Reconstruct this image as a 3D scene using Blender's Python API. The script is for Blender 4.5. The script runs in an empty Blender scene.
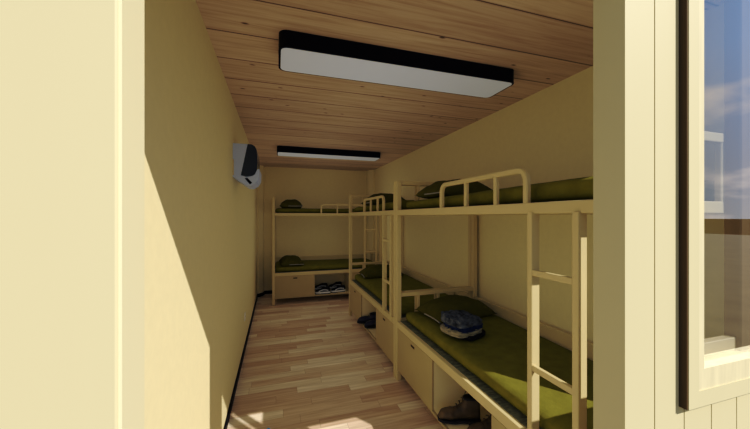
import bpy, bmesh, math, random
from mathutils import Vector, Matrix, noise
random.seed(4)
scene = bpy.context.scene
COL = scene.collection
R = math.radians

# ------------------------------------------------------------------ dimensions
EYE = 1.51
XL, XR = -0.347, 1.945
YF, YFI = 0.475, 0.545          # outer / inner face of the front wall
YB = 6.455
ZC = 2.482
DX0, DX1, DZ = -0.191, 0.708, 2.225   # doorway
L, W = 1.96, 0.865              # bunk length, width

# ------------------------------------------------------------------ materials
def srgb(r, g, b):
    f = lambda c: c/12.92 if c <= 0.04045 else ((c+0.055)/1.055)**2.4
    return (f(r/255), f(g/255), f(b/255), 1.0)

def new_mat(name):
    m = bpy.data.materials.new(name); m.use_nodes = True
    nt = m.node_tree
    return m, nt, nt.nodes, nt.links, nt.nodes['Principled BSDF']

def plain(name, col, rough=0.5, var=0.06, scale=8.0, bump=0.0, bscale=60.0, spec=0.3, metal=0.0, stretch=(1, 1, 1)):
    m, nt, N, K, b = new_mat(name)
    b.inputs['Roughness'].default_value = rough
    b.inputs['Specular IOR Level'].default_value = spec
    b.inputs['Metallic'].default_value = metal
    tc = N.new('ShaderNodeTexCoord'); mp = N.new('ShaderNodeMapping')
    mp.inputs['Scale'].default_value = stretch
    K.new(tc.outputs['Object'], mp.inputs['Vector'])
    nz = N.new('ShaderNodeTexNoise'); nz.inputs['Scale'].default_value = scale; nz.inputs['Detail'].default_value = 5
    K.new(mp.outputs['Vector'], nz.inputs['Vector'])
    rp = N.new('ShaderNodeValToRGB')
    c = col
    rp.color_ramp.elements[0].position = 0.3; rp.color_ramp.elements[1].position = 0.7
    rp.color_ramp.elements[0].color = (c[0]*(1-var), c[1]*(1-var), c[2]*(1-var), 1)
    rp.color_ramp.elements[1].color = (min(1, c[0]*(1+var)), min(1, c[1]*(1+var)), min(1, c[2]*(1+var)), 1)
    K.new(nz.outputs['Fac'], rp.inputs['Fac']); K.new(rp.outputs['Color'], b.inputs['Base Color'])
    if bump:
        n2 = N.new('ShaderNodeTexNoise'); n2.inputs['Scale'].default_value = bscale; n2.inputs['Detail'].default_value = 3
        K.new(mp.outputs['Vector'], n2.inputs['Vector'])
        bp = N.new('ShaderNodeBump'); bp.inputs['Strength'].default_value = bump; bp.inputs['Distance'].default_value = 0.01
        K.new(n2.outputs['Fac'], bp.inputs['Height']); K.new(bp.outputs['Normal'], b.inputs['Normal'])
    return m

def math_node(N, K, op, a, b=None, c=None):
    n = N.new('ShaderNodeMath'); n.operation = op
    for i, v in enumerate((a, b, c)):
        if v is None: continue
        if isinstance(v, (int, float)): n.inputs[i].default_value = v
        else: K.new(v, n.inputs[i])
    return n.outputs[0]

def ramp(N, K, fac, stops):
    r = N.new('ShaderNodeValToRGB')
    el = r.color_ramp.elements
    while len(el) < len(stops): el.new(0.5)
    for e, (p, c) in zip(el, stops): e.position = p; e.color = c
    K.new(fac, r.inputs['Fac'])
    return r.outputs['Color']

def mixc(N, K, fac, a, b, mode='MIX'):
    n = N.new('ShaderNodeMix'); n.data_type = 'RGBA'; n.blend_type = mode
    for s, v in ((n.inputs[0], fac), (n.inputs[6], a), (n.inputs[7], b)):
        if isinstance(v, (int, float)): s.default_value = v
        elif isinstance(v, tuple): s.default_value = v
        else: K.new(v, s)
    return n.outputs[2]

def ceiling_mat():
    m, nt, N, K, b = new_mat('pine_board_ceiling')
    b.inputs['Roughness'].default_value = 0.55; b.inputs['Specular IOR Level'].default_value = 0.25
    tc = N.new('ShaderNodeTexCoord'); sp = N.new('ShaderNodeSeparateXYZ'); K.new(tc.outputs['Object'], sp.inputs[0])
    yy = math_node(N, K, 'DIVIDE', sp.outputs['Y'], 0.30)
    idx = math_node(N, K, 'FLOOR', yy); fr = math_node(N, K, 'FRACT', yy)
    wn = N.new('ShaderNodeTexWhiteNoise'); wn.noise_dimensions = '1D'; K.new(idx, wn.inputs['W'])
    cx = N.new('ShaderNodeCombineXYZ')
    off = math_node(N, K, 'MULTIPLY', wn.outputs['Value'], 37.0)
    K.new(math_node(N, K, 'ADD', math_node(N, K, 'MULTIPLY', sp.outputs['X'], 1.3), off), cx.inputs[0])
    K.new(math_node(N, K, 'MULTIPLY', sp.outputs['Y'], 26.0), cx.inputs[1]); K.new(off, cx.inputs[2])
    g = N.new('ShaderNodeTexNoise'); g.inputs['Scale'].default_value = 1.4; g.inputs['Detail'].default_value = 7; g.inputs['Roughness'].default_value = 0.62
    g.inputs['Distortion'].default_value = 0.5
    K.new(cx.outputs[0], g.inputs['Vector'])
    base = ramp(N, K, g.outputs['Fac'], [(0.28, CEIL_A), (0.5, CEIL_B), (0.72, CEIL_C)])
    tint = ramp(N, K, wn.outputs['Value'], [(0, (0.86, 0.84, 0.84, 1)), (1, (1.06, 1.06, 1.06, 1))])
    col = mixc(N, K, 1.0, base, tint, 'MULTIPLY')
    # knots and worm holes
    v = N.new('ShaderNodeTexVoronoi'); v.feature = 'F1'; v.inputs['Scale'].default_value = 1.0
    kx = N.new('ShaderNodeCombineXYZ')
    K.new(math_node(N, K, 'ADD', math_node(N, K, 'MULTIPLY', sp.outputs['X'], 5.0), off), kx.inputs[0])
    K.new(math_node(N, K, 'MULTIPLY', sp.outputs['Y'], 11.0), kx.inputs[1])
    K.new(kx.outputs[0], v.inputs['Vector'])
    wn2 = N.new('ShaderNodeTexWhiteNoise'); wn2.noise_dimensions = '3D'; K.new(v.outputs['Position'], wn2.inputs['Vector'])
    rad = math_node(N, K, 'MULTIPLY', math_node(N, K, 'GREATER_THAN', wn2.outputs['Value'], 0.35), 0.12)
    kn = math_node(N, K, 'SUBTRACT', 1.0, math_node(N, K, 'DIVIDE', v.outputs['Distance'], math_node(N, K, 'ADD', rad, 0.001)))
    kn = math_node(N, K, 'MULTIPLY', math_node(N, K, 'MAXIMUM', kn, 0.0), 1.4)
    col = mixc(N, K, math_node(N, K, 'MINIMUM', kn, 0.85), col, (0.055, 0.028, 0.016, 1))
    # grooves
    e = math_node(N, K, 'MINIMUM', fr, math_node(N, K, 'SUBTRACT', 1.0, fr))
    gm = math_node(N, K, 'LESS_THAN', e, 0.012)
    soft = math_node(N, K, 'MULTIPLY', math_node(N, K, 'LESS_THAN', e, 0.03), 0.22)
    col = mixc(N, K, math_node(N, K, 'MAXIMUM', math_node(N, K, 'MULTIPLY', gm, 0.85), soft), col, (0.045, 0.024, 0.013, 1))
    K.new(col, b.inputs['Base Color'])
    return m

def floor_mat():
    m, nt, N, K, b = new_mat('three_strip_laminate')
    b.inputs['Roughness'].default_value = 0.42; b.inputs['Specular IOR Level'].default_value = 0.35
    tc = N.new('ShaderNodeTexCoord'); sp = N.new('ShaderNodeSeparateXYZ'); K.new(tc.outputs['Object'], sp.inputs[0])
    RW = 0.102; BL = 0.62
    yy = math_node(N, K, 'DIVIDE', sp.outputs['Y'], RW)
    row = math_node(N, K, 'FLOOR', yy); fy = math_node(N, K, 'FRACT', yy)
    wr = N.new('ShaderNodeTexWhiteNoise'); wr.noise_dimensions = '1D'; K.new(row, wr.inputs['W'])
    xx = math_node(N, K, 'ADD', math_node(N, K, 'DIVIDE', sp.outputs['X'], BL), math_node(N, K, 'MULTIPLY', wr.outputs['Value'], 7.0))
    ci = math_node(N, K, 'FLOOR', xx); fx = math_node(N, K, 'FRACT', xx)
    cc = N.new('ShaderNodeCombineXYZ'); K.new(ci, cc.inputs[0]); K.new(row, cc.inputs[1])
    wb = N.new('ShaderNodeTexWhiteNoise'); wb.noise_dimensions = '3D'; K.new(cc.outputs[0], wb.inputs['Vector'])
    tone = ramp(N, K, wb.outputs['Value'], [(0.0, FLOOR_A), (0.35, FLOOR_B), (0.7, FLOOR_C), (1.0, FLOOR_D)])
    gx = N.new('ShaderNodeCombineXYZ')
    o2 = math_node(N, K, 'MULTIPLY', wb.outputs['Value'], 53.0)
    K.new(math_node(N, K, 'ADD', math_node(N, K, 'MULTIPLY', sp.outputs['X'], 2.2), o2), gx.inputs[0])
    K.new(math_node(N, K, 'MULTIPLY', sp.outputs['Y'], 34.0), gx.inputs[1]); K.new(o2, gx.inputs[2])
    g = N.new('ShaderNodeTexNoise'); g.inputs['Scale'].default_value = 1.3; g.inputs['Detail'].default_value = 5; g.inputs['Distortion'].default_value = 0.6
    K.new(gx.outputs[0], g.inputs['Vector'])
    gr = ramp(N, K, g.outputs['Fac'], [(0.3, (0.78, 0.74, 0.72, 1)), (0.7, (1.12, 1.12, 1.12, 1))])
    col = mixc(N, K, 1.0, tone, gr, 'MULTIPLY')
    ey = math_node(N, K, 'MINIMUM', fy, math_node(N, K, 'SUBTRACT', 1.0, fy))
    ex = math_node(N, K, 'MINIMUM', fx, math_node(N, K, 'SUBTRACT', 1.0, fx))
    seam = math_node(N, K, 'MAXIMUM', math_node(N, K, 'LESS_THAN', ey, 0.012), math_node(N, K, 'LESS_THAN', ex, 0.003))
    col = mixc(N, K, math_node(N, K, 'MULTIPLY', seam, 0.35), col, (0.10, 0.06, 0.035, 1))
    K.new(col, b.inputs['Base Color'])
    return m

def glass_mat():
    m, nt, N, K, b = new_mat('reflective_window_glass')
    N.remove(b)
    out = N['Material Output']
    t = N.new('ShaderNodeBsdfTransparent'); t.inputs[0].default_value = (0.96, 0.97, 0.97, 1)
    g = N.new('ShaderNodeBsdfGlossy'); g.inputs['Roughness'].default_value = 0.0; g.inputs['Color'].default_value = (1, 1, 1, 1)
    mx = N.new('ShaderNodeMixShader')
    lw = N.new('ShaderNodeLayerWeight'); lw.inputs['Blend'].default_value = 0.5
    sq = math_node(N, K, 'POWER', lw.outputs['Facing'], 3.0)
    f = math_node(N, K, 'MINIMUM', math_node(N, K, 'ADD', math_node(N, K, 'MULTIPLY', sq, 2.45), 0.03), 0.9)
    K.new(f, mx.inputs[0]); K.new(t.outputs[0], mx.inputs[1]); K.new(g.outputs[0], mx.inputs[2])
    K.new(mx.outputs[0], out.inputs['Surface'])
    return m

CEIL_A, CEIL_B, CEIL_C = srgb(172, 148, 122), srgb(200, 177, 152), srgb(214, 194, 170)
FLOOR_A, FLOOR_B, FLOOR_C, FLOOR_D = srgb(190, 164, 138), srgb(210, 188, 162), srgb(222, 206, 180), srgb(230, 216, 192)
CREAM = (0.54, 0.475, 0.278, 1)
M = {}
M['ceiling'] = ceiling_mat()
M['floor'] = floor_mat()
M['facade'] = plain('cream_facade_paint', CREAM, 0.6, 0.012, 1.2, stretch=(6, 6, 0.3))
M['lining'] = plain('sunlit_doorway_cream', (0.69, 0.62, 0.385, 1), 0.6, 0.012, 1.2, stretch=(6, 6, 0.3))  # lighter copy of the facade cream, sun on the left jamb painted in
M['wall'] = plain('cream_interior_wall', (0.74, 0.645, 0.375, 1), 0.7, 0.02, 30, bump=0.03, bscale=140)
M['black'] = plain('black_skirting', (0.003, 0.003, 0.005, 1), 0.5, 0.1, spec=0.1)
M['wframe'] = plain('pale_wood_window_frame', (0.60, 0.525, 0.32, 1), 0.5, 0.07, 3.0, stretch=(18, 18, 2))
M['sash'] = plain('cream_sash', (0.72, 0.62, 0.40, 1), 0.45, 0.02)
M['surround_shade'] = plain('dark_brown_surround_shade', (0.075, 0.048, 0.018, 1), 0.8, 0.05)  # shade on the window surround's left face, put into the colour
M['stile'] = plain('brown_meeting_stile', (0.20, 0.13, 0.07, 1), 0.5, 0.1, 4, stretch=(10, 10, 1))
M['glass'] = glass_mat()
M['frame'] = plain('cream_metal_frame', (0.58, 0.48, 0.26, 1), 0.42, 0.02, 6, spec=0.4)
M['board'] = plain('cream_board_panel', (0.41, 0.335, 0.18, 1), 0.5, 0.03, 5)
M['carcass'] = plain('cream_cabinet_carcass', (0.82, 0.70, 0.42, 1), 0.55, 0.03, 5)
M['handle'] = plain('dark_slot', (0.05, 0.035, 0.015, 1), 0.6, 0.05)
M['bedboard'] = plain('grey_green_mottled_board', (0.14, 0.145, 0.09, 1), 0.8, 0.55, 26, stretch=(1, 3, 1))
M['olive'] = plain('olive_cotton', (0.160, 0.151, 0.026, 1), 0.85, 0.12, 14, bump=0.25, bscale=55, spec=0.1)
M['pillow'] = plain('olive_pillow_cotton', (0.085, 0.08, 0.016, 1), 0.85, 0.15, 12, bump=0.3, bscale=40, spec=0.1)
M['piping'] = plain('pale_grey_piping', (0.32, 0.32, 0.28, 1), 0.8, 0.1)
M['lamp_body'] = plain('blue_black_lamp_housing', (0.0025, 0.0035, 0.010, 1), 0.5, 0.1, spec=0.12)
M['ac_white'] = plain('white_plastic', (0.46, 0.58, 0.88, 1), 0.35, 0.02)
M['ac_dark'] = plain('glossy_dark_panel', (0.020, 0.034, 0.060, 1), 0.18, 0.05, spec=0.6)
M['plate'] = plain('white_socket_plate', (0.75, 0.72, 0.65, 1), 0.4, 0.02)
M['denim_dark'] = plain('faded_dark_denim', (0.085, 0.094, 0.110, 1), 0.9, 0.8, 26, bump=0.5, bscale=60, spec=0.1)
M['denim_blue'] = plain('blue_denim', (0.018, 0.028, 0.075, 1), 0.9, 0.3, 25, bump=0.4, bscale=60, spec=0.1)
M['khaki'] = plain('beige_cotton', (0.27, 0.25, 0.17, 1), 0.9, 0.35, 30, bump=0.3, bscale=50, spec=0.1)
M['black_cloth'] = plain('black_cotton', (0.012, 0.012, 0.014, 1), 0.9, 0.2, 20, spec=0.1)
M['boot'] = plain('brown_leather', (0.11, 0.078, 0.042, 1), 0.5, 0.45, 14, bump=0.2, bscale=30)
M['boot_dark'] = plain('blackish_rubber', (0.018, 0.018, 0.024, 1), 0.6, 0.2)
M['navy_leather'] = plain('dark_navy_leather', (0.032, 0.032, 0.055, 1), 0.4, 0.2)
M['sneaker'] = plain('black_mesh_fabric', (0.010, 0.011, 0.014, 1), 0.8, 0.3, 30)
M['white_rubber'] = plain('greyish_white_rubber', (0.62, 0.66, 0.72, 1), 0.5, 0.05)
M['lace'] = plain('brown_cord', (0.05, 0.03, 0.018, 1), 0.8, 0.1)
M['blue'] = plain('bright_blue_plastic', (0.0, 0.30, 1.0, 1), 0.4, 0.02)
M['ground'] = plain('brown_yard_ground', (0.075, 0.055, 0.026, 1), 0.95, 0.25, 1.5)

dm, nt, N_, K_, b_ = new_mat('white_acrylic_diffuser')
b_.inputs['Base Color'].default_value = (0.56, 0.62, 0.74, 1); b_.inputs['Roughness'].default_value = 0.35
b_.inputs['Emission Color'].default_value = (0.85, 0.92, 1.0, 1); b_.inputs['Emission Strength'].default_value = 0.10
M['diffuser'] = dm

# ------------------------------------------------------------------ helpers
def link(name, bm, mat, parent=None, smooth=False, loc=None):
    me = bpy.data.meshes.new(name)
    bmesh.ops.recalc_face_normals(bm, faces=bm.faces[:])
    if smooth:
        for f in bm.faces: f.smooth = True
    bm.to_mesh(me); bm.free()
    o = bpy.data.objects.new(name, me); COL.objects.link(o)
    for mm in (mat if isinstance(mat, (list, tuple)) else [mat]): me.materials.append(mm)
    if parent: o.parent = parent
    if loc: o.location = loc
    return o

def tag(o, label=None, cat=None, group=None, kind=None):
    if label: o['label'] = label
    if cat: o['category'] = cat
    if group: o['group'] = group
    if kind: o['kind'] = kind
    return o

def empty(name, loc, rz=0.0):
    o = bpy.data.objects.new(name, None); COL.objects.link(o)
    o.location = loc; o.rotation_euler = (0, 0, rz); o.empty_display_size = 0.1
    return o

def copy_tree(o, parent=None):
    c = o.copy(); COL.objects.link(c)
    if parent: c.parent = parent
    for ch in list(o.children): copy_tree(ch, c)
    return c

def box(bm, a, b, bev=0.0, seg=2):
    x0, y0, z0 = [min(a[i], b[i]) for i in range(3)]; x1, y1, z1 = [max(a[i], b[i]) for i in range(3)]
    r = bmesh.ops.create_cube(bm, size=1.0)
    vs = r['verts']
    bmesh.ops.scale(bm, vec=(x1-x0, y1-y0, z1-z0), verts=vs)
    bmesh.ops.translate(bm, vec=((x0+x1)/2, (y0+y1)/2, (z0+z1)/2), verts=vs)
    if bev:
        es = list({e for v in vs for e in v.link_edges})
        bmesh.ops.bevel(bm, geom=es, offset=bev, segments=seg, affect='EDGES', profile=0.5)

def prism(bm, pts, axis, t0, t1):
    """extrude a 2D outline along an axis: axis 'y' -> pts are (x,z); 'z' -> (x,y); 'x' -> (y,z)"""
    def P(p, t):
        return {'y': (p[0], t, p[1]), 'z': (p[0], p[1], t), 'x': (t, p[0], p[1])}[axis]
    a = [bm.verts.new(P(p, t0)) for p in pts]; b = [bm.verts.new(P(p, t1)) for p in pts]
    n = len(pts)
    for i in range(n):
        bm.faces.new((a[i], a[(i+1) % n], b[(i+1) % n], b[i]))
    bm.faces.new(a[::-1]); bm.faces.new(b)

def sweep(bm, path, hw, hh, up=Vector((1, 0, 0)), bev=0.25, round_=False):
    """sweep a rounded-square (or round) section along a polyline"""
    path = [Vector(p) for p in path]
    if round_:
        sec = [(math.cos(i*math.pi/5), math.sin(i*math.pi/5)) for i in range(10)]
    else:
        k = 1-bev
        sec = [(1, -k), (1, k), (k, 1), (-k, 1), (-1, k), (-1, -k), (-k, -1), (k, -1)]
    rings = []
    for i, p in enumerate(path):
        if i == 0: t = path[1]-path[0]
        elif i == len(path)-1: t = path[-1]-path[-2]
        else: t = (path[i+1]-p).normalized() + (p-path[i-1]).normalized()
        t.normalize()
        s = t.cross(up)
        if s.length < 1e-4: s = t.cross(Vector((0, 1, 0)))
        s.normalize(); u2 = s.cross(t).normalized()
        rings.append([bm.verts.new(p + s*(a*hw) + u2*(b*hh)) for a, b in sec])
    n = len(sec)
    for r0, r1 in zip(rings, rings[1:]):
        for i in range(n):
            bm.faces.new((r0[i], r0[(i+1) % n], r1[(i+1) % n], r1[i]))
    bm.faces.new(rings[0][::-1]); bm.faces.new(rings[-1])

def grid_box(bm, sx, sy, sz, nx, ny, nz):
    """closed box surface with a regular grid, centred; returns verts"""
    vs = {}
    def V(i, j, k):
        if (i, j, k) not in vs:
            vs[(i, j, k)] = bm.verts.new((sx*(i/nx-0.5), sy*(j/ny-0.5), sz*(k/nz-0.5)))
        return vs[(i, j, k)]
    for i in range(nx):
        for j in range(ny):
            bm.faces.new((V(i, j, 0), V(i, j+1, 0), V(i+1, j+1, 0), V(i+1, j, 0)))
            bm.faces.new((V(i, j, nz), V(i+1, j, nz), V(i+1, j+1, nz), V(i, j+1, nz)))
    for i in range(nx):
        for k in range(nz):
            bm.faces.new((V(i, 0, k), V(i+1, 0, k), V(i+1, 0, k+1), V(i, 0, k+1)))
            bm.faces.new((V(i, ny, k), V(i, ny, k+1), V(i+1, ny, k+1), V(i+1, ny, k)))
    for j in range(ny):
        for k in range(nz):
            bm.faces.new((V(0, j, k), V(0, j, k+1), V(0, j+1, k+1), V(0, j+1, k)))
            bm.faces.new((V(nx, j, k), V(nx, j+1, k), V(nx, j+1, k+1), V(nx, j, k+1)))
    return list(vs.values())

def soft_box(sx, sy, sz, rad, n=(14, 30, 6), amp=0.006, freq=5.0, seed=0.0, zflat=True):
    """rounded, slightly lumpy box resting on z=0"""
    bm = bmesh.new()
    vs = grid_box(bm, sx, sy, sz, *n)
    hx, hy, hz = sx/2-rad, sy/2-rad, sz/2-rad
    for v in vs:
        p = v.co.copy()
        c = Vector((max(-hx, min(hx, p.x)), max(-hy, min(hy, p.y)), max(-hz, min(hz, p.z))))
        d = p-c
        if d.length > 1e-6:
            m = max(abs(d.x), abs(d.y), abs(d.z))
            p = c + d.normalized()*m
        q = p*freq + Vector((seed, seed*1.7, 0))
        f = 1.0 if not zflat or p.z > -sz*0.4 else 0.0
        p += Vector((noise.noise(q), noise.noise(q+Vector((9, 0, 0))), noise.noise(q+Vector((0, 7, 0)))))*amp*f
        v.co = p + Vector((0, 0, sz/2))
    return bm

# ------------------------------------------------------------------ setting
def struct(name, bm, mat, label=None, **k):
    o = link(name, bm, mat, **k); o['kind'] = 'structure'
    if label: o['label'] = label
    return o

bm = bmesh.new(); box(bm, (XL-0.1, YF, -0.08), (XR+0.1, YB+0.1, 0.0)); struct('floor', bm, M['floor'], 'laminate wood-strip floor of the dormitory')
bm = bmesh.new(); box(bm, (XL-0.1, YF+0.005, ZC), (XR+0.1, YB+0.1, ZC+0.12)); struct('ceiling', bm, M['ceiling'], 'pine board ceiling with dark grooves')
bm = bmesh.new(); box(bm, (XL-0.08, YFI-0.02, 0.0), (XL, YB, ZC)); struct('wall_left', bm, M['wall'], 'cream left wall, lit by the sun near the doorway')
bm = bmesh.new(); box(bm, (XR, YFI-0.02, 0.0), (XR+0.08, YB, ZC)); struct('wall_right', bm, M['wall'], 'cream right wall beside the bunks')
bm = bmesh.new(); box(bm, (XL-0.08, YB, 0.0), (XR+0.08, YB+0.08, ZC)); struct('wall_back', bm, M['wall'], 'cream wall at the far end')

# corner posts of the container, chamfered
bm = bmesh.new()
prism(bm, [(XL-0.02, 6.25), (XL+0.03, 6.25), (XL+0.095, 6.33), (XL+0.115, 6.40), (XL+0.115, YB+0.02), (XL-0.02, YB+0.02)], 'z', 0.0, ZC+0.01)
struct('trim_1', bm, M['wall'], 'boxed corner post in the far left corner')
bm = bmesh.new()
prism(bm, [(XR+0.02, 6.20), (XR-0.03, 6.20), (XR-0.10, 6.30), (XR-0.115, 6.38), (XR-0.115, YB+0.02), (XR+0.02, YB+0.02)], 'z', 0.0, ZC+0.01)
struct('trim_2', bm, M['wall'], 'boxed corner post in the far right corner')

# black skirting
bm = bmesh.new(); box(bm, (XL-0.005, YFI, 0.0), (XL+0.012, 6.25, 0.062), 0.003, 1)
struct('baseboard_left', bm, M['black'], 'black skirting along the left wall')
bm = bmesh.new()
prism(bm, [(XL-0.01, 6.24), (XL+0.035, 6.24), (XL+0.105, 6.325), (XL+0.127, 6.40), (XL+0.127, YB-0.012), (XR-0.127, YB-0.012), (XR-0.127, YB+0.01), (XL-0.01, YB+0.01)], 'z', 0.0, 0.062)
struct('baseboard_back', bm, M['black'], 'black skirting along the far wall')

# front wall with doorway and window
WX0, WX1, WZ0, WZ1 = 0.905, 1.945, 1.095, 2.205       # hole
bm = bmesh.new()
gap = 0.0016
box(bm, (-0.47, YF, -0.15), (DX0, YFI, 2.62), 0.004, 2)                                   # left of doorway
box(bm, (DX0-0.001, YF, DZ), (DX1+0.001, YFI, 2.62))                                        # above doorway
xs = [DX1, 0.80] + [0.80+0.1*i for i in range(1, 13)] + [2.07]
for x0, x1 in zip(xs, xs[1:]):
    first = x0 == DX1
    a = x0 + (0 if first else gap); b = x1 - gap
    if b < WX0 or a > WX1:
        box(bm, (a, YF, -0.15), (b, YFI, 2.62), 0.0)
    else:
        box(bm, (a, YF, -0.15), (b, YFI, WZ0)); box(bm, (a, YF, WZ1), (b, YFI, 2.62))
        if a < WX0: box(bm, (a, YF, WZ0), (WX0, YFI, WZ1))
        if b > WX1: box(bm, (WX1, YF, WZ0), (b, YFI, WZ1))
box(bm, (DX1+0.01, YF+0.008, -0.15), (WX0, YFI-0.001, 2.6))
box(bm, (WX0-0.01, YF+0.008, -0.15), (2.06, YFI-0.001, WZ0)); box(bm, (WX0-0.01, YF+0.008, WZ1), (2.06, YFI-0.001, 2.6)); box(bm, (WX1, YF+0.008, WZ0-0.01), (2.06, YFI-0.001, WZ1+0.01))
struct('wall_front', bm, M['facade'], 'cream outer wall with vertical board joints around the doorway')

bm = bmesh.new(); box(bm, (DX0-0.002, YF+0.002, -0.02), (DX0+0.003, YFI+0.003, DZ)); struct('added_sunlit_jamb_face', bm, M['lining'], 'left side of the doorway in a lighter cream that paints in the sun')  # thin face added over the left jamb, sunlight put into its colour
# roof lip so that no daylight leaks over the walls
bm = bmesh.new(); box(bm, (-0.47, YF+0.01, 2.60), (2.07, YB+0.1, 2.68)); struct('roof', bm, M['facade'])

# window: protruding cream surround, pale wood frame, sashes, glass
bm = bmesh.new()
FX0, FX1, FZ0, FZ1 = 0.886, 1.968, 1.073, 2.235
IX0, IX1, IZ0, IZ1 = 0.922, 1.940, 1.110, 2.195
yo = 0.459
box(bm, (FX0, yo, FZ0), (IX0, YF+0.02, FZ1)); box(bm, (IX1, yo, FZ0), (FX1, YF+0.02, FZ1))
box(bm, (IX0, yo, FZ0), (IX1, YF+0.02, IZ0)); box(bm, (IX0, yo, IZ1), (IX1, YF+0.02, FZ1))
win = struct('window_1', bm, M['facade'], 'window right of the doorway reflecting blue sky and clouds')
bm = bmesh.new()
GX0, GX1, GZ0, GZ1 = 0.944, 1.927, 1.158, 2.165
box(bm, (IX0-0.02, yo+0.002, IZ0-0.02), (GX0, YFI+0.005, IZ1+0.02)); box(bm, (GX1, yo+0.002, IZ0-0.02), (IX1+0.02, YFI+0.005, IZ1+0.02))
box(bm, (GX0, yo+0.002, IZ0-0.02), (GX1, YFI+0.005, GZ0)); box(bm, (GX0, yo+0.002, GZ1), (GX1, YFI+0.005, IZ1+0.02))
o = link('window_frame', bm, M['wframe'], win); o['label'] = 'pale wood inner frame of the window'
bm = bmesh.new(); box(bm, (FX0-0.005, yo+0.001, FZ0+0.001), (FX0+0.001, YF+0.01, FZ1))  # thin strip added to darken the surround's side, painted shade
link('surround_shade', bm, M['surround_shade'], win)['label'] = 'shaded left side of the window surround, painted dark brown'
bm = bmesh.new()
yg = 0.500
box(bm, (GX0, yg, GZ0), (1.16, yg+0.02, GZ0+0.034), 0.002, 1)
box(bm, (1.21, yg, GZ0), (GX1, yg+0.02, GZ0+0.034), 0.002, 1)
box(bm, (GX0, yg, GZ1-0.012), (GX1, yg+0.02, GZ1), 0.002, 1)
link('sash', bm, M['sash'], win)
bm = bmesh.new(); box(bm, (1.155, yg-0.010, GZ0), (1.218, yg+0.024, GZ1), 0.003, 1); link('meeting_stile', bm, M['stile'], win)['label'] = 'brown meeting stile behind the glass'
bm = bmesh.new(); bm.faces.new([bm.verts.new((x, yg-0.016, z)) for x, z in ((GX0-0.002, GZ0), (GX1+0.002, GZ0), (GX1+0.002, GZ1), (GX0-0.002, GZ1))]); link('pane', bm, M['glass'], win)

# yard outside
bm = bmesh.new(); box(bm, (-40, -60, -0.20), (40, 40, -0.152)); struct('ground', bm, M['ground'], 'brown yard outside')

# socket on left wall
bm = bmesh.new(); box(bm, (0, -0.042, -0.042), (0.012, 0.042, 0.042), 0.003, 2)
sk = link('wall_socket', bm, M['plate'], loc=(XL, 3.80, 0.385)); tag(sk, 'small pale socket plate low on the left wall', 'socket')
bm = bmesh.new()
for s in (-1, 1): box(bm, (0.0115, s*0.010-0.002, -0.008), (0.0125, s*0.010+0.002, 0.008))
link('socket_hole', bm, M['handle'], sk)

# ------------------------------------------------------------------ ceiling lights
def rrect(x0, y0, x1, y1, r, n=6):
    pts = []
    for cx, cy, a0 in ((x1-r, y1-r, 0), (x0+r, y1-r, 90), (x0+r, y0+r, 180), (x1-r, y0+r, 270)):
        for i in range(n+1):
            a = R(a0+90*i/n); pts.append((cx+r*math.cos(a), cy+r*math.sin(a)))
    return pts
lamp = empty('ceiling_light', (0.763, 1.835, ZC))
lw, ld = 0.752, 0.146
bm = bmesh.new(); prism(bm, rrect(-lw, -ld, lw, ld, 0.045), 'z', -0.088, 0.002); link('housing', bm, M['lamp_body'], lamp)
bm = bmesh.new(); prism(bm, rrect(-lw+0.011, -ld+0.011, lw-0.011, ld-0.011, 0.036), 'z', -0.0895, -0.080)
link('diffuser', bm, M['diffuser'], lamp)
tag(lamp, 'long black ceiling light with white diffuser nearest the doorway, the larger in view', 'ceiling light', 'black ceiling lights')
l2 = copy_tree(lamp); l2.location = (0.756, 4.62, ZC)
tag(l2, 'long black ceiling light deeper in the room, above the far bunk', 'ceiling light', 'black ceiling lights')

# ------------------------------------------------------------------ air conditioner
ac = empty('air_conditioner', (XL, 2.83, 1.765))
AL = 0.40
body = [(0.0, 0.355), (0.115, 0.355), (0.062, 0.09), (0.0, 0.075)]
bm = bmesh.new(); prism(bm, [(0.0, 0.355), (0.150, 0.350), (0.150, 0.085), (0.0, 0.075)], 'y', 0.004, AL-0.004); link('casing', bm, M['ac_white'], ac)
# light end cheek
bm = bmesh.new(); prism(bm, body, 'y', 0.0, 0.02); link('end_cheek', bm, M['ac_white'], ac)
# dark curved front cover wrapping round the ends
cov = [(0.115, 0.355), (0.150, 0.352), (0.172, 0.338), (0.184, 0.315), (0.190, 0.27), (0.192, 0.20), (0.188, 0.145), (0.172, 0.108), (0.145, 0.088), (0.10, 0.082), (0.062, 0.09)]
bm = bmesh.new(); prism(bm, cov, 'y', -0.002, AL+0.002); link('front_cover', bm, M['ac_dark'], ac)
# silver under-lip with dark outlet
lip = [(0.0, 0.076), (0.062, 0.083), (0.10, 0.078), (0.145, 0.083), (0.172, 0.103), (0.190, 0.145), (0.207, 0.150), (0.204, 0.085), (0.180, 0.035), (0.140, 0.008), (0.100, 0.008)]
bm = bmesh.new(); prism(bm, lip, 'y', 0.0, AL); link('under_lip', bm, M['ac_white'], ac)
bm = bmesh.new(); prism(bm, [(0.092, 0.066), (0.112, 0.070), (0.150, 0.030), (0.132, 0.016)], 'y', -0.003, 0.05); link('outlet_slot', bm, M['black'], ac)
bm = bmesh.new(); prism(bm, [(0.186, 0.047), (0.200, 0.077), (0.206, 0.077), (0.190, 0.043)], 'y', 0.03, AL-0.03); link('outlet_vane', bm, M['ac_white'], ac)
bm = bmesh.new(); box(bm, (-0.002, -0.008, 0.09), (0.008, AL+0.008, 0.22)); link('mounting_plate', bm, M['frame'], ac)
tag(ac, 'white wall air conditioner with glossy dark front cover high on the left wall', 'air conditioner')

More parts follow.
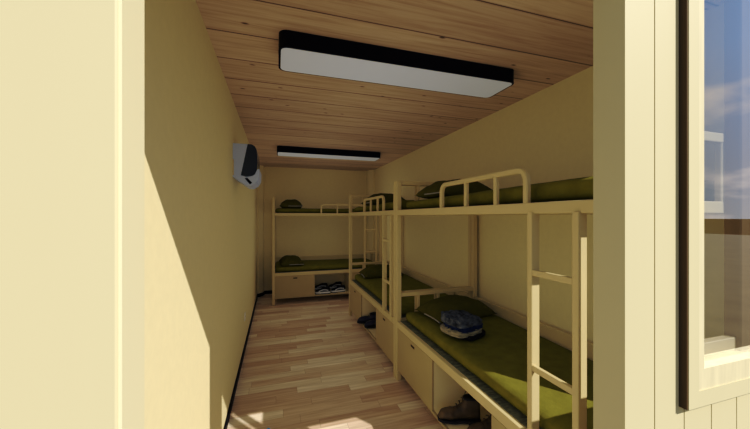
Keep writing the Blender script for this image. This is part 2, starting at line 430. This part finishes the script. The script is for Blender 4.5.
# ------------------------------------------------------------------ bunk bed (local: x 0 front..W rear, y 0 pillow end..-L foot)
ZL0, ZL1 = 0.488, 0.545     # lower rail
ZU0, ZU1 = 1.522, 1.570     # upper rail
PZ = 1.842
PT = 0.045
def make_bunk():
    b = empty('bunk_bed', (1.055, 2.722, 0))
    for x, y in ((0, 0), (0, -L+PT), (W-PT, 0), (W-PT, -L+PT)):
        bm = bmesh.new(); box(bm, (x, y-PT, 0.0), (x+PT, y, PZ), 0.005, 2); link('post', bm, M['frame'], b)
    for z0, z1 in ((ZL0, ZL1), (ZU0, ZU1)):
        bm = bmesh.new(); box(bm, (0.002, -L+PT-0.002, z0), (0.036, -PT+0.002, z1), 0.004, 2); link('side_rail', bm, M['frame'], b)
        bm = bmesh.new(); box(bm, (W-0.036, -L+PT-0.002, z0), (W-0.002, -PT+0.002, z1 + (0.165 if z0 < 1 else 0.0)), 0.004, 2); link('rear_rail', bm, M['frame'], b)
        for y in (-0.008, -L+0.008):
            s = -1 if y > -1 else 1
            bm = bmesh.new(); box(bm, (PT-0.002, y, z0), (W-PT+0.002, y+s*0.03, z1), 0.004, 2); link('end_rail', bm, M['frame'], b)
        bm = bmesh.new(); box(bm, (0.034, -L+PT-0.002, z1-0.012), (W-0.034, -PT+0.002, z1+0.003), 0.002, 1)
        link('bed_board', bm, M['bedboard'], b)['label'] = 'grey-green mottled bed board'
        # end guards
        zt = z1 + (0.272 if z0 > 1 else 0.258)
        for y in (-0.008, -L+0.008):
            s = -1 if y > -1 else 1
            bm = bmesh.new(); box(bm, (PT-0.002, y, zt-0.038), (W-PT+0.002, y+s*0.026, zt), 0.004, 2)
            eg = link('end_guard', bm, M['frame'], b)
            for x in (0.225, 0.435, 0.645):
                bm = bmesh.new(); box(bm, (x-0.013, y+s*0.002, z1-0.004), (x+0.013, y+s*0.024, zt-0.036), 0.003, 1); link('spindle', bm, M['frame'], eg)
    # upper guard rail: bent tube with two uprights
    y0, y1, zt, r = -0.830, -1.586, 1.722, 0.05
    path = [(0.019, y0, ZU1-0.004)]
    for i in range(7): a = R(180-90*i/6); path.append((0.019, y0-r-r*math.cos(a), zt-r+r*math.sin(a)))
    for i in range(7): a = R(90-90*i/6); path.append((0.019, y1+r-r*math.cos(a), zt-r+r*math.sin(a)))
    path.append((0.019, y1, ZU1-0.004))
    bm = bmesh.new(); sweep(bm, path, 0.0135, 0.0135, bev=0.35)
    g = link('guard_rail', bm, M['frame'], b, smooth=False)
    for y in (-1.116, -1.381):
        bm = bmesh.new(); box(bm, (0.008, y-0.012, ZU1-0.004), (0.030, y+0.012, zt-0.008), 0.003, 1); link('upright', bm, M['frame'], g)
    # ladder
    ya, yb = -1.630, -1.848
    bm = bmesh.new()
    for y in (ya, yb): box(bm, (-0.010, y-0.0135, ZL0+0.01), (0.034, y+0.0135, ZU0+0.006), 0.004, 2)
    ld_ = link('ladder', bm, M['frame'], b)
    for z in (0.858, 1.268):
        bm = bmesh.new(); box(bm, (-0.008, yb+0.012, z-0.013), (0.012, ya-0.012, z+0.013), 0.004, 2); link('rung', bm, M['frame'], ld_)
    # cabinet under the lower bunk
    ys = [-PT-0.002, -0.713, -1.361, -L+PT+0.002]
    cz0, cz1 = 0.105, ZL0+0.002
    bm = bmesh.new()
    box(bm, (0.02, ys[3], cz0), (0.60, ys[0], cz0+0.018)); box(bm, (0.585, ys[3], cz0), (0.60, ys[0], cz1))
    for y in (ys[0]-0.016, ys[1], ys[2]-0.016, ys[3]): box(bm, (0.02, y, cz0), (0.60, y+0.016, cz1))
    link('cabinet', bm, M['carcass'], b)
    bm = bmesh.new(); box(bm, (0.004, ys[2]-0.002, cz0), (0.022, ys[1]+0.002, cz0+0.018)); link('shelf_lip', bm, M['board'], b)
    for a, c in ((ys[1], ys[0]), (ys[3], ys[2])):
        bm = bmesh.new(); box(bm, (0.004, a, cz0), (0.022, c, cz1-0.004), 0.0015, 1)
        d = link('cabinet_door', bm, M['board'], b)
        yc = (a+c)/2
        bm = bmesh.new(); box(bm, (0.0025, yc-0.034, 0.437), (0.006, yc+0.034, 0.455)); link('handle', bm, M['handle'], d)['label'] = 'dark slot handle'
    return b
bunk1 = make_bunk()
bunk2 = copy_tree(bunk1); bunk2.location = (1.055, 4.69, 0)
bunk3 = copy_tree(bunk1); bunk3.location = (-0.072, 5.565, 0); bunk3.rotation_euler = (0, 0, R(90))
G = 'cream metal bunk beds with cabinets below'
tag(bunk1, 'cream bunk bed nearest the doorway, with brown boots under it', 'bunk bed', G)
tag(bunk2, 'cream bunk bed in the middle of the row, with dark shoes under it', 'bunk bed', G)
tag(bunk3, 'cream bunk bed standing across the far wall, with sneakers under it', 'bunk bed', G)

def on_bunk(o, bunk, lx, ly, z, rz=0.0):
    c = bunk.matrix_world if False else Matrix.Translation(bunk.location) @ Matrix.Rotation(bunk.rotation_euler.z, 4, 'Z')
    o.location = c @ Vector((lx, ly, z)); o.rotation_euler.z = bunk.rotation_euler.z + rz

# ------------------------------------------------------------------ mattresses
bmats = []
MT = 0.088
def mattress_mesh(seed, sag):
    bm = soft_box(0.755, 1.855, MT, 0.040, (16, 40, 6), 0.005, 4.0, seed)
    for v in bm.verts:
        if v.co.z > MT*0.5: v.co.z += 0.006*math.sin(v.co.y*2.2+seed) + sag*noise.noise(Vector((v.co.x*3, v.co.y*2, seed)))
    return bm
first = None
specs = [
    (bunk1, 'lower', 'olive mattress on the lower bunk nearest the doorway, partly in sunlight'),
    (bunk1, 'upper', 'olive mattress on the upper bunk nearest the doorway'),
    (bunk2, 'lower', 'olive mattress on the lower bunk in the middle of the row, above dark shoes'),
    (bunk2, 'upper', 'olive mattress on the upper bunk in the middle of the row'),
    (bunk3, 'lower', 'olive mattress on the lower bunk across the far wall, above the sneakers'),
    (bunk3, 'upper', 'olive mattress on the upper bunk across the far wall'),
]
for i, (bk, lev, lab) in enumerate(specs):
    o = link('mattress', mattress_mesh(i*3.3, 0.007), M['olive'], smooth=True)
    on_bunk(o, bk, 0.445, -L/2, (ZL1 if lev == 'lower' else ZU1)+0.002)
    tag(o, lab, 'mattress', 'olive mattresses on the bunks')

# ------------------------------------------------------------------ pillows
def pillow_mesh(seed, sx=0.60, sy=0.40, th=0.15):
    bm = bmesh.new()
    nx, ny = 24, 16
    top, bot = {}, {}
    for i in range(nx+1):
        for j in range(ny+1):
            u, v = 2*i/nx-1, 2*j/ny-1
            prof = max(0.0, (1-abs(u)**2.4))**0.6 * max(0.0, (1-abs(v)**2.6))**0.55
            # corners pulled out, sides drawn in
            x = u*sx/2*(1-0.06*(1-v*v)*abs(u)); y = v*sy/2*(1-0.07*(1-u*u)*abs(v))
            w = noise.noise(Vector((u*2.2+seed, v*2.2, seed)))*0.018*prof + noise.noise(Vector((u*6+seed, v*5, 3)))*0.006*prof
            zt = 0.028 + th*0.86*prof + w; zb = 0.028 - 0.028*min(1, prof*2.2)
            top[i, j] = bm.verts.new((x, y, zt))
            bot[i, j] = top[i, j] if (i in (0, nx) or j in (0, ny)) else bm.verts.new((x, y, zb))
    for i in range(nx):
        for j in range(ny):
            bm.faces.new((top[i, j], top[i+1, j], top[i+1, j+1], top[i, j+1]))
            f = (bot[i, j], bot[i, j+1], bot[i+1, j+1], bot[i+1, j])
            if len({top[i, j], top[i+1, j], top[i+1, j+1], top[i, j+1]} & set(f)) < 4: bm.faces.new(f)
    rim = [top[0, j].co.copy() for j in range(ny//2+3)]
    return bm, rim
pspecs = [
    (bunk1, 0, 'olive pillow behind the folded clothes on the lower bunk nearest the doorway', 0.455, -0.29, 0.10, 1.0),
    (bunk1, 1, 'plump olive pillow on the upper bunk nearest the doorway, behind the guard rail', 0.40, -0.40, 0.10, 1.0),
    (bunk2, 0, 'olive pillow on the lower bunk in the middle of the row', 0.41, -0.33, -0.04, 1.0),
    (bunk2, 1, 'olive pillow on the upper bunk in the middle of the row', 0.41, -0.50, 0.06, 1.1),
    (bunk3, 0, 'olive pillow at the left end of the lower bunk across the far wall', 0.36, -0.32, 0.04, 1.0),
    (bunk3, 1, 'olive pillow at the left end of the upper bunk across the far wall', 0.36, -0.33, -0.05, 1.0),
]
for i, (bk, lev, lab, lx, ly, rz, sc) in enumerate(pspecs):
    bm, rim = pillow_mesh(i*5.1+1)
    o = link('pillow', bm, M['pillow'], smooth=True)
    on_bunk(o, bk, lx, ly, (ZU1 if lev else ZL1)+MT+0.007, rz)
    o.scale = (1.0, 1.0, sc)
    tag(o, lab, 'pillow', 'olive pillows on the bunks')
    bm = bmesh.new(); sweep(bm, rim, 0.005, 0.005, up=Vector((0, 0, 1)), round_=True)
    link('piping', bm, M['piping'], o, smooth=True)['label'] = 'pale piping along the pillow edge'

# ------------------------------------------------------------------ folded clothes
def garment(name, mat, sx, sy, sz, loc, rz, label, cat, seed, amp, folds=2, slump=0.0):
    bm = soft_box(sx, sy, sz, sz*0.45, (34, 32, 8), amp, 13.0, seed)
    for v in bm.verts:
        # layered fold lines round the edge, rumples on top
        if abs(v.co.x) > sx*0.30 or abs(v.co.y) > sy*0.30:
            k = math.sin(v.co.z/sz*math.pi*2*folds)
            v.co.x += 0.006*k*(1 if v.co.x > 0 else -1); v.co.y += 0.005*k*(1 if v.co.y > 0 else -1)
        if v.co.z > sz*0.6:
            r1 = noise.noise(Vector((v.co.x*9+seed, v.co.y*26, seed)))
            v.co.z += amp*1.1*(1-2*abs(r1)) + amp*0.5*noise.noise(Vector((v.co.x*40, v.co.y*40, seed)))
    for v in bm.verts:
        u, w_ = v.co.x/(sx/2), v.co.y/(sy/2)
        k = 1-0.16*(min(1, abs(u))*min(1, abs(w_)))**2
        v.co.x *= k; v.co.y *= k
        if slump: v.co.z *= 1.12-slump*(0.5+0.5*u)-slump*0.5*(0.5-0.5*w_)
    o = link(name, bm, mat, smooth=True); o.location = loc; o.rotation_euler = (0, 0, rz)
    tag(o, label, cat, 'folded clothes stacked on the lower bunk')
    return o
zc = ZL1+MT+0.009
CX, CY = 1.305, 2.01
garment('folded_trousers', M['black_cloth'], 0.24, 0.21, 0.024, (CX+0.035, CY-0.02, zc), R(24), 'folded black garment at the bottom of the clothes stack', 'clothes', 1.0, 0.005)
garment('folded_trousers', M['khaki'], 0.265, 0.235, 0.034, (CX-0.01, CY-0.005, zc+0.022), R(14), 'folded beige garment in the clothes stack, just above the black one', 'clothes', 2.0, 0.009)
garment('folded_jeans', M['denim_blue'], 0.25, 0.22, 0.032, (CX+0.012, CY-0.005, zc+0.054), R(18), 'folded blue jeans in the clothes stack, between beige garment and faded jeans', 'clothes', 3.0, 0.008)
garment('folded_jeans', M['denim_dark'], 0.255, 0.25, 0.056, (CX, CY+0.01, zc+0.082), R(12), 'crumpled faded dark jeans on top of the clothes stack', 'clothes', 4.0, 0.017, 3, 0.38)

# ------------------------------------------------------------------ shoes (toe towards -x, heel at +x, sole at z=0)
def shoe_sections(Ls, hw, prof, wprof, bm, z0, zscale=1.0, n=26, m=14, mats=None):
    rings = []
    for i in range(n+1):
        t = i/n
        x = Ls*(0.5-t)               # heel -> toe
        w = hw*interp(wprof, t); h = interp(prof, t)*zscale
        ring = []
        for j in range(m):
            a = math.pi*2*j/m
            c, s = math.cos(a), math.sin(a)
            yy = w*math.copysign(abs(c)**0.7, c)
            zz = (s*0.5+0.5)
            zz = zz**0.8
            tap = 1.0-0.38*max(0, zz-0.35)/0.65*(1 if h > 0.07 else 0.4)
            ring.append(bm.verts.new((x, yy*tap, z0+zz*h)))
        rings.append(ring)
    for r0, r1 in zip(rings, rings[1:]):
        for j in range(m): bm.faces.new((r0[j], r0[(j+1) % m], r1[(j+1) % m], r1[j]))
    bm.faces.new(rings[0][::-1]); bm.faces.new(rings[-1])
def interp(tab, t):
    for (a, va), (b, vb) in zip(tab, tab[1:]):
        if t <= b:
            k = (t-a)/(b-a); k = k*k*(3-2*k)*0.6 + k*0.4
            return va+(vb-va)*k
    return tab[-1][1]
WPROF = [(0, 0.45), (0.05, 0.74), (0.2, 0.82), (0.45, 0.80), (0.7, 1.0), (0.88, 0.86), (0.96, 0.6), (1.0, 0.25)]
def sole(bm, Ls, hw, z0, z1, grow=1.06, heel=None):
    n = 30
    outline = []
    for i in range(n+1):
        t = i/n; outline.append((Ls*1.03*(0.5-t), hw*grow*interp(WPROF, t)))
    pts = outline + [(x, -y) for x, y in outline[::-1]]
    prism(bm, pts, 'z', z0, z1)
    if heel:
        pts2 = [(x, y) for x, y in outline if x > Ls*0.2] ; pts2 = pts2 + [(x, -y) for x, y in pts2[::-1]]
        prism(bm, pts2, 'z', 0.0, z0+0.002)
def opening_ring(bm, Ls, cx, rx, ry, z, tilt, th):
    path = []
    for i in range(21):
        a = 2*math.pi*i/20
        path.append((cx+rx*math.cos(a), ry*math.sin(a), z+tilt*math.cos(a)))
    sweep(bm, path, th, th, up=Vector((0, 0, 1)), round_=True)

def make_boot(name, upper, dark, hi=0.145, loop=True):
    Ls, hw = 0.275, 0.050
    r = empty(name, (0, 0, 0))
    bm = bmesh.new()
    prof = [(0, hi*0.80), (0.06, hi*0.98), (0.34, hi*0.96), (0.46, hi*0.66), (0.62, 0.072), (0.80, 0.062), (0.92, 0.052), (1.0, 0.022)]
    shoe_sections(Ls, hw, prof, WPROF, bm, 0.020)
    link('upper', bm, upper, r, smooth=True)
    bm = bmesh.new(); sole(bm, Ls, hw, 0.010, 0.027, heel=True); link('sole', bm, dark, r)['label'] = 'dark rubber sole'
    bm = bmesh.new(); opening_ring(bm, Ls, 0.082, 0.050, 0.030, 0.018+hi, 0.003, 0.0085)
    link('collar', bm, dark, r, smooth=True)['label'] = 'padded dark collar'
    bm = bmesh.new(); prism(bm, [(0.082+0.047*math.cos(a*math.pi/8), 0.028*math.sin(a*math.pi/8)) for a in range(16)], 'z', hi+0.010, hi+0.0185); link('lining', bm, M['black'], r)
    bm = bmesh.new()
    for k in range(4):
        x = 0.026-0.019*k; z = 0.026+hi*(0.90-0.145*k)
        path = [(x-0.004, y, z-abs(y)*0.6+0.002) for y in (-0.026, -0.013, 0, 0.013, 0.026)]
        sweep(bm, path, 0.0028, 0.0028, round_=True)
    link('laces', bm, dark if not loop else M['lace'], r, smooth=True)
    if loop:
        bm = bmesh.new()
        path = [(0.075+0.030*math.cos(R(180*i/10)), 0.02, 0.024+hi+0.034*math.sin(R(180*i/10))) for i in range(11)]
        sweep(bm, path, 0.0022, 0.0022, up=Vector((0, 1, 0)), round_=True); link('pull_loop', bm, M['lace'], r, smooth=True)
    return r
SZ = 0.1235
boot = make_boot('ankle_boot', M['boot'], M['boot_dark'])
boot.location = (1.178, 1.85, SZ); boot.rotation_euler.z = R(-20)
tag(boot, 'brown leather ankle boot with dark collar, whole in the open cubby of the nearest bunk', 'boot', 'brown boots in the near cubby')
b2 = copy_tree(boot); b2.location = (1.265, 1.66, SZ); b2.rotation_euler.z = R(-8)
tag(b2, 'brown leather ankle boot half hidden by the cabinet door of the nearest bunk', 'boot', 'brown boots in the near cubby')

shoe = make_boot('leather_shoe', M['navy_leather'], M['boot_dark'], hi=0.105, loop=False)
shoe.location = (1.135, 3.905, SZ); shoe.rotation_euler.z = R(-14)
tag(shoe, 'dark navy leather shoe in the cubby of the middle bunk, behind its mate', 'shoe', 'dark shoes in the middle cubby')
s2 = copy_tree(shoe); s2.location = (1.185, 3.735, SZ); s2.rotation_euler.z = R(-6)
tag(s2, 'dark navy leather shoe in the cubby of the middle bunk, in front of its mate', 'shoe', 'dark shoes in the middle cubby')

def make_sneaker():
    Ls, hw = 0.265, 0.049
    r = empty('sneaker', (0, 0, 0))
    bm = bmesh.new()
    prof = [(0, 0.072), (0.05, 0.088), (0.22, 0.078), (0.36, 0.094), (0.48, 0.086), (0.68, 0.058), (0.9, 0.048), (1.0, 0.022)]
    shoe_sections(Ls, hw, prof, WPROF, bm, 0.026); link('upper', bm, M['sneaker'], r, smooth=True)
    bm = bmesh.new(); sole(bm, Ls, hw, 0.014, 0.040, 1.08); link('midsole', bm, M['white_rubber'], r)['label'] = 'white midsole'
    bm = bmesh.new(); sole(bm, Ls, hw, 0.0, 0.014, 1.05); link('outsole', bm, M['boot_dark'], r)['label'] = 'black outsole'
    bm = bmesh.new()
    for s in (-1, 1):
        path = []
        for i in range(9):
            t = i/8; x = 0.10-0.17*t; tt = 0.5-x/Ls
            path.append((x, s*(hw*interp(WPROF, tt)*0.985), 0.062+0.018*math.sin(math.pi*t)-0.012*t))
        sweep(bm, path, 0.003, 0.007, up=Vector((0, 0, 1)))
    link('side_stripe', bm, M['white_rubber'], r)['label'] = 'pale side stripe'
    bm = bmesh.new(); opening_ring(bm, Ls, 0.075, 0.045, 0.028, 0.106, 0.002, 0.007); link('collar', bm, M['boot_dark'], r, smooth=True)
    bm = bmesh.new()
    for k in range(5):
        x = 0.022-0.016*k; z = 0.121-0.0085*k
        sweep(bm, [(x, y, z-abs(y)*0.5) for y in (-0.022, -0.011, 0, 0.011, 0.022)], 0.0028, 0.0028, round_=True)
    link('laces', bm, M['boot_dark'], r, smooth=True)
    return r
snk = make_sneaker()
GS = 'black and white sneakers in the far cubby'
places = [((0.79, 5.65), -6, 'front sneaker of the left pair in the far bunk cubby, black with white sole'),
          ((0.80, 5.98), -2, 'rear sneaker of the left pair in the far bunk cubby, black with white sole'),
          ((1.08, 5.69), 8, 'front sneaker of the right pair in the far bunk cubby, black with white sole'),
          ((1.08, 6.0), 10, 'rear sneaker of the right pair in the far bunk cubby, black with white sole')]
for i, ((x, y), a, lab) in enumerate(places):
    o = snk if i == 0 else copy_tree(snk)
    o.location = (x, y, SZ); o.rotation_euler.z = R(a)
    tag(o, lab, 'sneaker', GS)

# tiny blue item at the lower frame edge
bm = bmesh.new(); bmesh.ops.create_uvsphere(bm, u_segments=20, v_segments=12, radius=0.02)
o = link('ball', bm, M['blue'], smooth=True, loc=(-0.055, 2.29, 0.020)); tag(o, 'small bright blue ball on the wooden floor, cut by the bottom edge', 'ball')

# ------------------------------------------------------------------ world, sun, camera
w = bpy.data.worlds.new('sky'); scene.world = w; w.use_nodes = True
N = w.node_tree.nodes; K = w.node_tree.links
bg = N['Background']
tc = N.new('ShaderNodeTexCoord'); sp = N.new('ShaderNodeSeparateXYZ'); K.new(tc.outputs['Generated'], sp.inputs[0])
sky = ramp(N, K, sp.outputs['Z'], [(0.0, (0.60, 0.68, 0.80, 1)), (0.12, (0.46, 0.60, 0.84, 1)), (0.35, (0.36, 0.62, 1.05, 1)), (0.8, (0.20, 0.40, 0.82, 1))])
zz = math_node(N, K, 'ADD', math_node(N, K, 'MAXIMUM', sp.outputs['Z'], 0.0), 0.28)
cv = N.new('ShaderNodeCombineXYZ')
K.new(math_node(N, K, 'DIVIDE', sp.outputs['X'], zz), cv.inputs[0]); K.new(math_node(N, K, 'DIVIDE', sp.outputs['Y'], zz), cv.inputs[1])
cn = N.new('ShaderNodeTexNoise'); cn.inputs['Scale'].default_value = 1.5; cn.inputs['Detail'].default_value = 6; cn.inputs['Roughness'].default_value = 0.5
K.new(cv.outputs[0], cn.inputs['Vector'])
cm = ramp(N, K, cn.outputs['Fac'], [(0.54, (0, 0, 0, 1)), (0.66, (1, 1, 1, 1))])
skyc = mixc(N, K, cm, sky, (1.15, 1.10, 1.10, 1))
below = math_node(N, K, 'LESS_THAN', sp.outputs['Z'], -0.005)
allc = mixc(N, K, below, skyc, (0.09, 0.068, 0.034, 1))
K.new(allc, bg.inputs['Color']); bg.inputs['Strength'].default_value = 0.60

sd = Vector((-1.0, 1.342, -1.352)).normalized()
sun = bpy.data.lights.new('sun', 'SUN'); sun.energy = 6.1; sun.angle = R(0.5); sun.color = (1.0, 0.97, 0.92)
so = bpy.data.objects.new('sun', sun); COL.objects.link(so)
so.rotation_euler = sd.to_track_quat('-Z', 'Y').to_euler(); so.location = (6, -8, 9)

cam = bpy.data.cameras.new('camera'); cam.sensor_width = 36; cam.lens = 15.0; cam.clip_start = 0.02
cam.shift_y = 0.0027
co = bpy.data.objects.new('camera', cam); COL.objects.link(co)
co.location = (0, 0, EYE); co.rotation_euler = (R(90), 0, -math.atan(0.3149))
scene.camera = co

scene.view_settings.view_transform = 'Standard'
scene.view_settings.exposure = 0.0
scene.cycles.use_fast_gi = True
scene.cycles.fast_gi_method = 'ADD'
w.light_settings.ao_factor = 0.15
w.light_settings.distance = 1.0

# mild warm grade of the shadows
vs = scene.view_settings
vs.use_curve_mapping = True
cmap = vs.curve_mapping
for ci, pts in ((1, [(0.035, 0.021), (0.15, 0.142), (0.75, 0.75)]), (2, [(0.08, 0.055), (0.40, 0.40)]), (0, [(0.035, 0.021), (0.12, 0.12), (0.75, 0.75)])):
    for p in pts: cmap.curves[ci].points.new(*p)
cmap.update()
